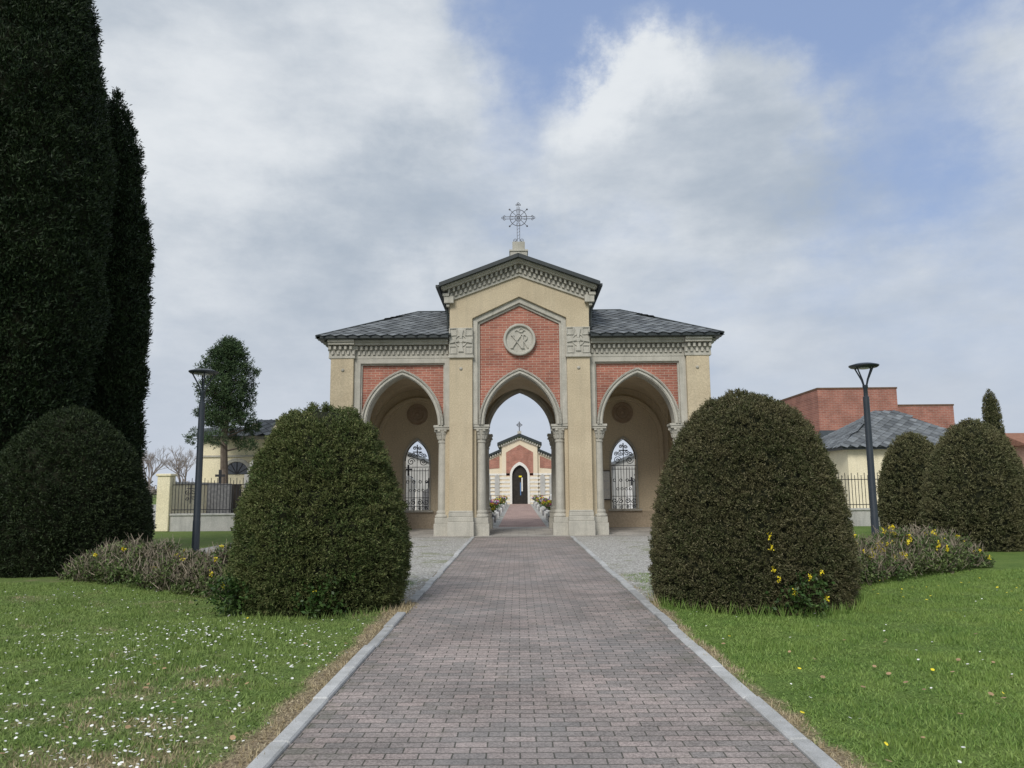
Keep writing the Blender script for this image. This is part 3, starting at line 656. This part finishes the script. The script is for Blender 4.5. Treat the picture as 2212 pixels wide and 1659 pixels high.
def hedge(p0,p1,wd,h,label,nf,lf,grn):
    p0=np.array(p0);p1=np.array(p1); c_=(p0+p1)/2
    e=empty('hedge',(c_[0],c_[1],0),label=label,cat='hedge')
    d=p1-p0;L=np.linalg.norm(d);d=d/L;nn=np.array([-d[1],d[0]])
    def pos(N,zp=1,hh=h):
        u=rng.uniform(-L/2,L/2,N);v=rng.normal(size=N)*wd*.3;v=np.clip(v,-wd/2,wd/2)
        en=np.clip((L/2-np.abs(u))/.5,0,1)**.5
        top=hh*en*(.82+.12*np.sin(u*2.1)+.1*np.sin(u*6.3)+.07*np.sin(u*13+v*7))*np.sqrt(np.clip(1-(v/(wd*.62))**2,0,1))
        return u,v,top
    N=int(L*900); u,v,top=pos(N); z=top*rng.random(N)**.6
    P=np.stack([u*d[0]+v*nn[0],u*d[1]+v*nn[1],z],1); D=unit(np.stack([rng.normal(size=N)*.5,rng.normal(size=N)*.5,np.ones(N)*.8],1))
    S=unit(np.cross(D,rng.normal(size=(N,3))))*.006; Lh=(.1+.12*rng.random((N,1)))
    V=np.stack([P-S,P+S,P+D*Lh+S*.5,P+D*Lh-S*.5],1).reshape(-1,3); npmesh('twigs',V,4,HEDT,e)
    for nm,mt,k in(('foliage',HEDL,lf*grn),('dry_foliage',HEDB,lf*(1-grn))):
        N=int(L*k); u,v,top=pos(N); z=top*(.1+.88*rng.random(N)); P=np.stack([u*d[0]+v*nn[0],u*d[1]+v*nn[1],z],1)
        cl=nz(P,1.5,4 if nm=='foliage' else 77)+nz(P,5,5); P=P[cl>-.16]; N=len(P)
        D=unit(rng.normal(size=(N,3))+np.array([[0,0,.5]])); npmesh(nm,leaves(P,D,7,.09,.05,.026,1),4,mt,e)
    u,v,top=pos(nf); P=np.stack([u*d[0]+v*nn[0],u*d[1]+v*nn[1]-.05,top*(.8+.25*rng.random(nf))],1)
    D=unit(rng.normal(size=(nf,3))+np.array([[0,0,1.]])); npmesh('blossom',leaves(P,D,24,.07,.033,.024,1.2),4,FY,e)
hedge((-4.0,12.0),(-8.2,15.0),1.1,.70,'low patchy grey-green hedge with a few yellow blossoms',14,2000,.62)
hedge((4.4,12.5),(8.9,15.9),1.1,.80,'low green and tan hedge dotted with yellow blossoms',100,2000,.8)
def mah(x,y,n,zs,sx=.18):
    e=empty('mahonia_shrub',(x,y,0),label='small glossy green shrub with yellow flowers at the yew foot',cat='shrub')
    P=np.stack([rng.normal(size=n)*sx,rng.normal(size=n)*.1,rng.uniform(.05,.45,n)],1);D=unit(rng.normal(size=(n,3))+np.array([[0,-.4,.6]]))
    npmesh('foliage',leaves(P,D,7,.11,.06,.032,1),4,GLOS,e)
    P=np.array(zs,float);D=np.tile([[0,0,1.]],(len(P),1)); npmesh('blossom',leaves(P,D,20,.055,.024,.018,1.4),4,FY,e)
mah(-3.72,10.25,120,[(-.25,.0,.68),(-.1,-.1,.35),(-.3,0,.5)],.13); mah(-2.55,9.95,90,[(.0,-.1,.28)])
mah(3.5,9.9,90,[(-.35,-.05,.95),(-.33,-.05,.55),(-.28,-.1,.42),(-.1,-.1,.26),(.25,-.1,.5),(.3,-.08,.2),(.1,-.1,.45),(-.32,0,.8)])
def pine(x,y):
    e=empty('pine_tree',(x,y,0),label='dark green conifer with uneven crown behind the railing',cat='tree')
    w=MB(); w.tube([(0,0,0),(.05,0,2),(-.05,0,4),(.05,0,6),(.1,0,8)],[.22,.19,.16,.11,.04],8)
    Cs=[];Ds=[]
    def half(z): return np.interp(z,[3.6,4.2,4.9,5.3,6.2,7.2,8.0,8.7],[1.35,1.65,1.35,1.1,1.2,1.15,.8,.3])
    for i in range(62):
        z=3.8+4.8*(i+.5)/62; hw=half(z); a=i*2.4; q=random.uniform(.35,.95)
        c_=np.array([math.cos(a)*hw*q,math.sin(a)*hw*q,z+random.uniform(-.15,.15)]); r=random.uniform(.3,.48)
        if z<4.6 and i%2: continue
        w.tube([(0.02,0,z-.4),(c_[0]*.6,c_[1]*.6,c_[2]-.15),tuple(c_)],[.05,.035,.015],5)
        n=130;dd=unit(rng.normal(size=(n,3)));dd[:,2]*=.75
        Cs.append(c_+dd*r*(.4+.75*rng.random((n,1))));Ds.append(unit(dd+np.array([[0,0,.5]])))
    mk(w,'trunk',BARK,e,smooth=True)
    npmesh('crown',leaves(np.concatenate(Cs),np.concatenate(Ds),8,.15,.10,.035,.9),4,PINE,e)
pine(-13.75,36)
def bare(x,y,h,seed):
    random.seed(seed); w=MB()
    e=empty('bare_tree',(x,y,0),label='leafless grey-brown tree beyond the fields',cat='tree',group='distant bare trees')
    tw=MB()
    def br(p,d,L,r,dep):
        q=p+d*L; (w if dep>2 else tw).tube([p,(p+q)/2+Vector((random.uniform(-1,1),random.uniform(-1,1),0))*L*.05,q],[r,r*.8,r*.6],4)
        if dep==0: return
        for k in range(3 if dep>1 else 4):
            nd=(d+Vector((random.gauss(0,.45),random.gauss(0,.45),random.gauss(.12,.25)))).normalized(); br(q if k else p+d*L*.7,nd,L*random.uniform(.62,.8),r*.58,dep-1)
    br(Vector((0,0,0)),Vector((0,0,1)),h*.27,h*.02,5)
    mk(w,'trunk',BAREB,e); mk(tw,'crown',BAREB,e)
for i,(x,y,h) in enumerate([(-44,92,8.5),(-41.5,95,9.5),(-39,90,8),(-36.5,96,9),(-47,98,9.5),(-34,93,7)]): bare(x,y,h,i+2)
random.seed(21)
N=5000; X=rng.uniform(-200,200,N); Hh=2.5+2*np.abs(nz(np.stack([X,X*0,X*0],1),.09,3))*3
C=np.stack([X,rng.uniform(195,210,N),rng.random(N)*Hh],1)
npmesh('distant_trees',leaves(C,unit(rng.normal(size=(N,3))),6,1.2,.9,.5,1),4,BAREB,kind='stuff',label='far line of bare trees and scrub',cat='trees')
# ---------------------------------------------------------------- background buildings
def hiproof(w,x0,x1,y0,y1,ze,zt):
    cx=(x0+x1)/2;cy=(y0+y1)/2; hx=(x1-x0)/2;hy=(y1-y0)/2; k=max(0,hx-hy); 
    w.add([(x0,y0,ze),(x1,y0,ze),(x1,y1,ze),(x0,y1,ze),(cx-k,cy,zt),(cx+k,cy,zt)],[(0,1,5,4),(1,2,5),(2,3,4,5),(3,0,4),(0,3,2,1)])
def roofslates(e,faces,su=.5,sv=.25):
    global sl
    sl=MB()
    for O,U,V,f,um,vm in faces: slates(O,U,V,f,um,vm,su,sv)
    mk(sl,'slate_covering',SL,e)
YH=empty('yellow_house',(19.9,43,0),label='pale yellow single-storey house with grey hipped slate roof',cat='house')
w=MB(); w.box(-2.9,4,-3,3,0,3.55); mk(w,'wall',YEL,YH)
w=MB(); w.box(-3.3,4.4,-3.4,3.4,3.45,3.56); hiproof(w,-3.4,4.5,-3.5,3.5,3.562,5.75); r_=mk(w,'roof',DK,YH)
L=math.hypot(3.5,2.19)
roofslates(r_,[((.55,-3.5,3.57),(1,0,0),(0,3.5,2.19),lambda u,v:abs(u)<3.95-3.5*v/L,4.2,L),((-3.4,0,3.57),(0,1,0),(3.5,0,2.19),lambda u,v:abs(u)<3.5*(1-v/L),3.6,L)])
for x in(-.9,2.5):
    w=MB(); w.box(x-.3,x+.3,-3.03,-2.99,1.0,2.3); o=mk(w,'window',GLS,YH); w=MB(); 
    for a in(x-.37,x+.31): w.box(a,a+.06,-3.08,-2.98,.94,2.36)
    w.box(x-.31,x+.31,-3.08,-2.98,2.3,2.36); w.box(x-.42,x+.42,-3.12,-2.98,.88,.94); mk(w,'frame',CONC,o)
RB=empty('brick_building',(33.6,72,0),label='plain red brick building with flat stepped roof',cat='building')
w=MB(); w.box(-6.2,1.0,-2,8,0,10.35); w.box(1.0,6.6,-1,8,0,8.85); mk(w,'wall',RBR,RB)
w=MB(); w.box(-6.25,1.05,-2.05,8.05,10.35,10.5); w.box(1.05,6.65,-1.05,8.05,8.85,9.0); mk(w,'roof',WOOD,RB)
w=MB(); w.prism([(-2.2,5.9),(-.9,5.9),(-.9,7.1),(-1.2,7.1),(-1.2,7.7),(-1.9,7.7),(-1.9,7.1),(-2.2,7.1)],-2.1,-2); mk(w,'window',WHT,RB)
SH=empty('small_outbuilding',(25.2,56,0),label='low white outbuilding with dark roof',cat='building')
w=MB(); w.box(-3,1.8,-2,2,0,4.2); mk(w,'wall',WHT,SH); w=MB(); w.prism([(-2.4,4.1),(2.4,4.1),(0,5.6)],-3.3,2.1,'y'); mk(w,'roof',DK,SH)
w=MB(); w.box(-1.2,-.7,-2.03,-1.99,2.6,3.5); mk(w,'window',GLS,SH)
HS=empty('village_house',(56.5,82,0),label='pink village house with a terracotta tiled roof',cat='house')
w=MB(); w.box(-5,6,-4,4,0,5.6); mk(w,'wall',pm('pinkish',(.42,.26,.19),(.48,.31,.23)),HS); w=MB(); w.prism([(-4.6,5.5),(4.6,5.5),(0,7.0)],-5.6,6.6,'y'); mk(w,'roof',pm('terracotta',(.24,.12,.08),(.31,.16,.11),3,.9,8,.5,.05),HS)
for x in(-4,-2,0,2): 
    for z in(1.2,3.8): w=MB(); w.box(x,x+.9,-4.04,-3.99,z,z+1.2); mk(w,'window',GLS,HS)
LC=empty('mausoleum',(-13.4,40,0),label='pale yellow burial chapel with lunette window and slate roof',cat='mausoleum')
w=MB(); w.box(-2.3,1.45,-2,2,0,4.1); mk(w,'wall',YEL,LC)
w=MB(); w.box(-2.45,1.6,-2.15,2.15,4.1,4.25); w.box(-2.4,1.55,-2.08,-2,3.25,3.33); 
w.band(-.45,.62,.62,.78,.78,2.4,-2.1,-2); mk(w,'cornice',ST,LC)
w=MB(); w.prism([(-.45+.6*math.cos(t),2.4+.6*math.sin(t)) for t in np.linspace(0,math.pi,16)],-2.04,-1.98); o=mk(w,'lunette_window',GLS,LC)
w=MB()
for k in range(1,6): a=k*math.pi/6; w.tube([(-.45,-2.06,2.4),(-.45+.6*math.cos(a),-2.06,2.4+.6*math.sin(a))],.02,4)
mk(w,'frame',IR,o)
w=MB(); w.prism([(-2.6,4.252),(2.6,4.252),(1.2,5.15),(-1.2,5.15)],.2,1.75,'y'); w.prism([(-2.5,4.252),(.3,4.252),(.3,4.9),(-1.2,4.75)],-2.5,.2,'y'); r_=mk(w,'roof',DK,LC)
roofslates(r_,[((.98,-2.65,4.28),(1,0,0),(0,1.4,.9),lambda u,v:abs(u)<.72,.8,1.6)])
w=MB(); w.box(.2,.55,-2.2,-1.9,4.25,4.9); mk(w,'finial',YEL,LC)
w=MB(); w.prism([(1.1,4.25),(1.75,4.25),(1.75,5.25)],-2.3,-1.9); mk(w,'acroterion',YEL,LC)
w=MB(); w.box(-1.1,-.2,-2.04,-1.98,0,1.9); mk(w,'door',DOORD,LC)
# rear chapel
CH=empty('chapel',(.14,80,0),label='brick and cream striped chapel with pointed door and gable cross',cat='chapel')
w=MB(); w.prism([(-1.85,0),(-.95,0),(-.95,2.9)]+arcpts(0,.85,2.9,1.15,8)[1:-1]+[(.95,2.9),(.95,0),(1.85,0),(1.85,6.0),(0,6.75),(-1.85,6.0)],0,.4)
for s in(-1,1):
    a=[(s*1.85,0),(s*5.2,0),(s*5.2,3.9),(s*1.85,5.35)]; w.prism(a,.3,8)
CPL=pm('chapel_plaster',(.66,.57,.42),(.72,.63,.48),1,.9,20,.1,.004)
mk(w,'wall',CPL,CH)
w=MB(); w.spandrel(0,.9,2.9,1.25,-1.4,1.4,[(1.4,5.3),(0,6.1),(-1.4,5.3)],-.03,.05); mk(w,'brick_panel',BR,CH)
for s in(-1,1): w=MB(); w.prism([(s*2.1,3.7),(s*4.9,3.5),(s*4.9,3.75),(s*2.1,4.95)],.26,.3); mk(w,'brick_panel',BR,CH)
w=MB(); w.band(0,.8,1.1,1.02,1.42,2.9,-.12,.02,drop=2.9); mk(w,'arch',WHT,CH)
for s in(-1,1):
    w=MB()
    for i in range(8):
        z=.15+i*.4
        w.box(*sorted((s*1.03,s*1.9)),-.03,.02,z,z+.2); w.box(*sorted((s*1.9,s*5.22)),.22,.31,z,z+.2)
    mk(w,'stripe',WHT,CH)
w=MB(); w.prism([(-2.3,6.0),(0,6.95),(2.3,6.0),(2.3,6.3),(0,7.25),(-2.3,6.3)],-.35,8.4)
for s in(-1,1): w.prism([(s*1.86,5.5),(s*5.5,3.95),(s*5.5,4.15),(s*1.86,5.72)],-.05,8.2)
mk(w,'roof',DK,CH)
w=MB()
for s in(-1,1):
    for i in range(9): x=.12+i*.24; w.box(*sorted((s*x,s*(x+.12))),-.25,0,6.78-.41*x-.1,6.95-.41*x-.08)
    for i in range(13): x=1.95+i*.25; w.box(*sorted((s*x,s*(x+.13))),.05,.3,5.47-.426*(x-1.86)-.25,5.47-.426*(x-1.86)-.05)
w.prism([(-1.95,5.85),(0,6.65),(1.95,5.85),(1.95,5.97),(0,6.78),(-1.95,5.97)],-.15,0)
w.box(-.2,.2,-.2,.2,7.2,7.5)
mk(w,'cornice',ST,CH)
w=MB(); w.tube([(0,0,7.5),(0,0,8.5)],.05,5);w.tube([(-.32,0,8.15),(.32,0,8.15)],.05,5);w.ring((0,0,8.15),.2,.03,14); mk(w,'iron_cross',IRC,CH)
w=MB(); w.prism([(-.8,0)]+arcpts(0,.8,2.9,1.1,8)+[(.8,0)],.2,.25); o=mk(w,'door',DOORD,CH)
w=MB(); w.cur=0; w.box(.02,.12,.1,.16,.9,2.2); w.cur=1; w.box(.16,.3,.1,.16,1.3,2.7); w.cur=2; w.box(-.1,.2,.1,.15,2.75,2.9); mk(w,'ribbon',[BLUE,WHT,FY],o) 
for s in(-1,1):
    for x in(2.35,3.3,4.2): w=MB(); w.prism([(s*x-.25,.9)]+arcpts(s*x,.25,2.7,.35,6)+[(s*x+.25,.9)],.18,.24); mk(w,'window',CONC,CH)
def grave(x,y,tall,i,s):
    e=empty('grave',(x,y,0),label=random.choice(['pale marble grave with headstone and flowers','grey granite grave with vases of flowers']),cat='grave',group='graves lining the cemetery path')
    m=MARB if i%3==0 else (GRAN if i%3==1 else CONC)
    w=MB(); w.box(-.9,.9,-.42,.42,0,.32); w.box(-.8,.8,-.34,.34,.32,.4); mk(w,'slab',m,e,bevel=.02)
    w=MB(); xx=.7*s; w.prism([(-.35,.4),(.35,.4),(.35,.4+tall*.8),(.2,.4+tall),(-.2,.4+tall),(-.35,.4+tall*.8)],xx-.06,xx+.06,'y'); mk(w,'headstone',MARB if i%2 else GRAN,e,bevel=.01)
    w=MB(); w.lathe([(.4,.05),(.5,.09),(.6,.07)],(-.6*s,0,0),8); mk(w,'vase',WOOD,e)
    n=22;P=np.stack([rng.normal(size=n)*.15-.6*s,rng.normal(size=n)*.25,.6+rng.random(n)*.25],1); D=unit(rng.normal(size=(n,3))+np.array([[0,0,1.]]))
    npmesh('flowers',leaves(P,D,7,.1,.08,.06,1),4,[FY,FP,FW,FV,FR,FY][(i*5+(s>0)*2)%6],e)
    npmesh('leaves',leaves(P-np.array([[0,0,.08]]),D,11,.14,.12,.05,1),4,FG,e)
for i in range(15):
    y=34.5+i*2.9
    for s in(-1,1): grave(.15+s*2.15,y+random.uniform(-.2,.2),random.uniform(.3,.8),i,s)
for i in range(8):
    for s in(-1,1):
        e=empty('tombstone',(s*random.uniform(4.5,9.5)+.1,36+i*2.6,0),label='upright stone tomb marker with cross',cat='tombstone',group='tombstones behind the gatehouse')
        h=random.uniform(1.1,2.0); w=MB(); w.box(-.5,.5,-.25,.25,0,.35); w.box(-.32,.32,-.1,.1,.35,h); w.prism([(-.36,h),(.36,h),(0,h+.25)],-.12,.12); mk(w,'headstone',[MARB,CONC,GRAN,WHT][i%4],e,bevel=.01)
        w=MB(); w.box(-.04,.04,-.04,.04,h+.2,h+.75); w.box(-.18,.18,-.05,.05,h+.5,h+.58); mk(w,'cross',IR,e)
for s,x in((-1,-7.6),(1,8.6)):
    e=empty('burial_chapel',(x,54,0),label='small white burial chapel with arched doorway',cat='mausoleum',group='white burial chapels')
    w=MB(); w.prism([(-2,0),(-.5,0),(-.5,1.8)]+arcpts(0,.45,1.8,.6,6)[1:-1]+[(.5,1.8),(.5,0),(2,0),(2,3.2),(0,4.0),(-2,3.2)],-1.5,1.5); mk(w,'wall',CONC,e)
    w=MB(); w.prism([(-2.2,3.15),(0,4.0),(2.2,3.15),(2.2,3.3),(0,4.18),(-2.2,3.3)],-1.7,1.7); mk(w,'roof',SL,e)
    w=MB(); w.box(-.5,.5,-1.3,-1.2,0,2.5); mk(w,'door',GRAN,e)
e=empty('grave_monument',(-11.7,34,0),label='pale grey stone funerary monument behind the railing',cat='monument')
w=MB(); w.box(-.45,.45,-.3,.3,0,.6); w.box(-.3,.3,-.2,.2,.6,2.3); w.lathe([(2.3,.18),(2.45,.24),(2.6,.12),(2.8,.15),(2.95,.05)],n=12); mk(w,'pedestal',CONC,e,bevel=.02)
e=empty('grave_monument',(-12.9,33.4,0),label='dark stone memorial slab behind the railing',cat='monument')
w=MB(); w.box(-.5,.5,-.12,.12,0,1.9); w.box(-.6,.6,-.2,.2,0,.2); mk(w,'slab',GRAN,e,bevel=.02)
w=MB(); w.box(-.05,.05,-.04,.04,1.9,2.5); w.box(-.2,.2,-.05,.05,2.2,2.3); mk(w,'cross',IR,e)
# ---------------------------------------------------------------- world
W=bpy.data.worlds.new('World'); scn.world=W; W.use_nodes=True; nt=W.node_tree; nt.nodes.clear(); g=G(nt)
out=g.n('ShaderNodeOutputWorld')
EL,AZ=40,-160   # sun elevation / azimuth
sky=g.n('ShaderNodeTexSky'); sky.sky_type='NISHITA'; sky.sun_disc=False; sky.sun_elevation=R(EL); sky.sun_rotation=R(AZ); sky.air_density=1.0; sky.dust_density=1.2
dr=g.n('ShaderNodeTexCoord').outputs['Generated']
dr=g.n('ShaderNodeVectorMath',{0:dr},operation='NORMALIZE').outputs[0]
wn=g.n('ShaderNodeTexNoise',{'Vector':dr,'Scale':5.5,'Detail':8.,'Roughness':.62}).outputs['Color']
wv=g.n('ShaderNodeVectorMath',{0:g.n('ShaderNodeVectorMath',{0:wn,1:(.5,.5,.5)},operation='SUBTRACT').outputs[0],1:(.26,.26,.26)},operation='MULTIPLY').outputs[0]
dw=g.n('ShaderNodeVectorMath',{0:dr,1:wv},operation='ADD').outputs[0]
def blob(az,el,r,wt,soft=.0):
    a,e_=R(az),R(el); c_=(math.sin(a)*math.cos(e_),math.cos(a)*math.cos(e_),math.sin(e_))
    d=g.n('ShaderNodeVectorMath',{0:dw,1:c_},operation='DISTANCE').outputs['Value']
    return g.ramp(d,R(r),R(r*soft),0,wt)
def sumb(base,L):
    for b in L: base=g.math('ADD',base,blob(*b))
    return base
st_=g.n('ShaderNodeMapping',{'Vector':dr,'Scale':(1,1,2.2)}).outputs[0]
n1=g.noise(st_,2.8,9,.62)
base=g.math('MULTIPLY_ADD',n1,1.1,.18)
dens=sumb(base,[(27,31,17,-.5),(19,37,14,-.5),(28,20,12,-.20),(2,30,8,-.30),(7,37,12,-.5),(35,25,9,.32),(15,25,11,.40,.3),(10.5,28,5,.30,.3),(-22,24,22,.35),(-12,31,13,.25),(36,12,18,-.10),(5,24,6,.22),(45,35,20,-.4),(30,14,8,.15)])
mask=g.ramp(dens,.16,.84)
n2=g.noise(st_,5.0,9,.6)
br=sumb(g.math('MULTIPLY_ADD',n2,1.15,-.02),[(10,29,6,.36,.2),(14,30,6,.14),(5.5,26,4.5,.30),(-24,24,13,.2),(-11,30,9,.18),(19,20,10,-.2),(-5,22,9,-.24),(-13,19,10,-.22),(2,18,6,-.12),(-28,16,9,.14),(-8,14,6,.15),(25,17,10,-.08)])
cc=g.mix(g.ramp(br,.15,1.0),(.41,.475,.56),(.78,.815,.85))
skc=g.n('ShaderNodeVectorMath',{0:sky.outputs[0],1:(.11,.11,.11)},operation='MULTIPLY').outputs[0]
skc=g.mix(.65,skc,(.35,.465,.74))
sz=g.n('ShaderNodeSeparateXYZ',{0:dr}).outputs[2]
hz=g.ramp(sz,-.02,.34,.75,0)
c_=g.mix(mask,skc,cc); c_=g.mix(hz,c_,(.55,.605,.70))
bg=g.n('ShaderNodeBackground',{0:c_,1:1.0}); nt.links.new(bg.outputs[0],out.inputs[0])
sun=bpy.data.lights.new('sun','SUN'); sun.energy=2.5; sun.angle=R(22); sun.color=(1,.96,.90)
so=bpy.data.objects.new('sun',sun); col.objects.link(so)
a,e_=R(AZ),R(EL); dv=Vector((math.sin(a)*math.cos(e_),math.cos(a)*math.cos(e_),math.sin(e_)))
so.rotation_euler=dv.to_track_quat('Z','Y').to_euler(); so.location=dv*50
# ---------------------------------------------------------------- camera
cd=bpy.data.cameras.new('camera'); cam=bpy.data.objects.new('camera',cd); col.objects.link(cam)
cd.sensor_width=36; cd.lens=27.05; cd.clip_end=2000; cd.clip_start=.05
M=Matrix.Rotation(R(.42),4,'Z')@Matrix.Rotation(R(97.73),4,'X')@Matrix.Rotation(R(-.46),4,'Z')
cam.matrix_world=Matrix.Translation((0,0,1.6))@M
scn.camera=cam
scn.view_settings.view_transform='Standard'; scn.view_settings.look='None'; scn.view_settings.exposure=0
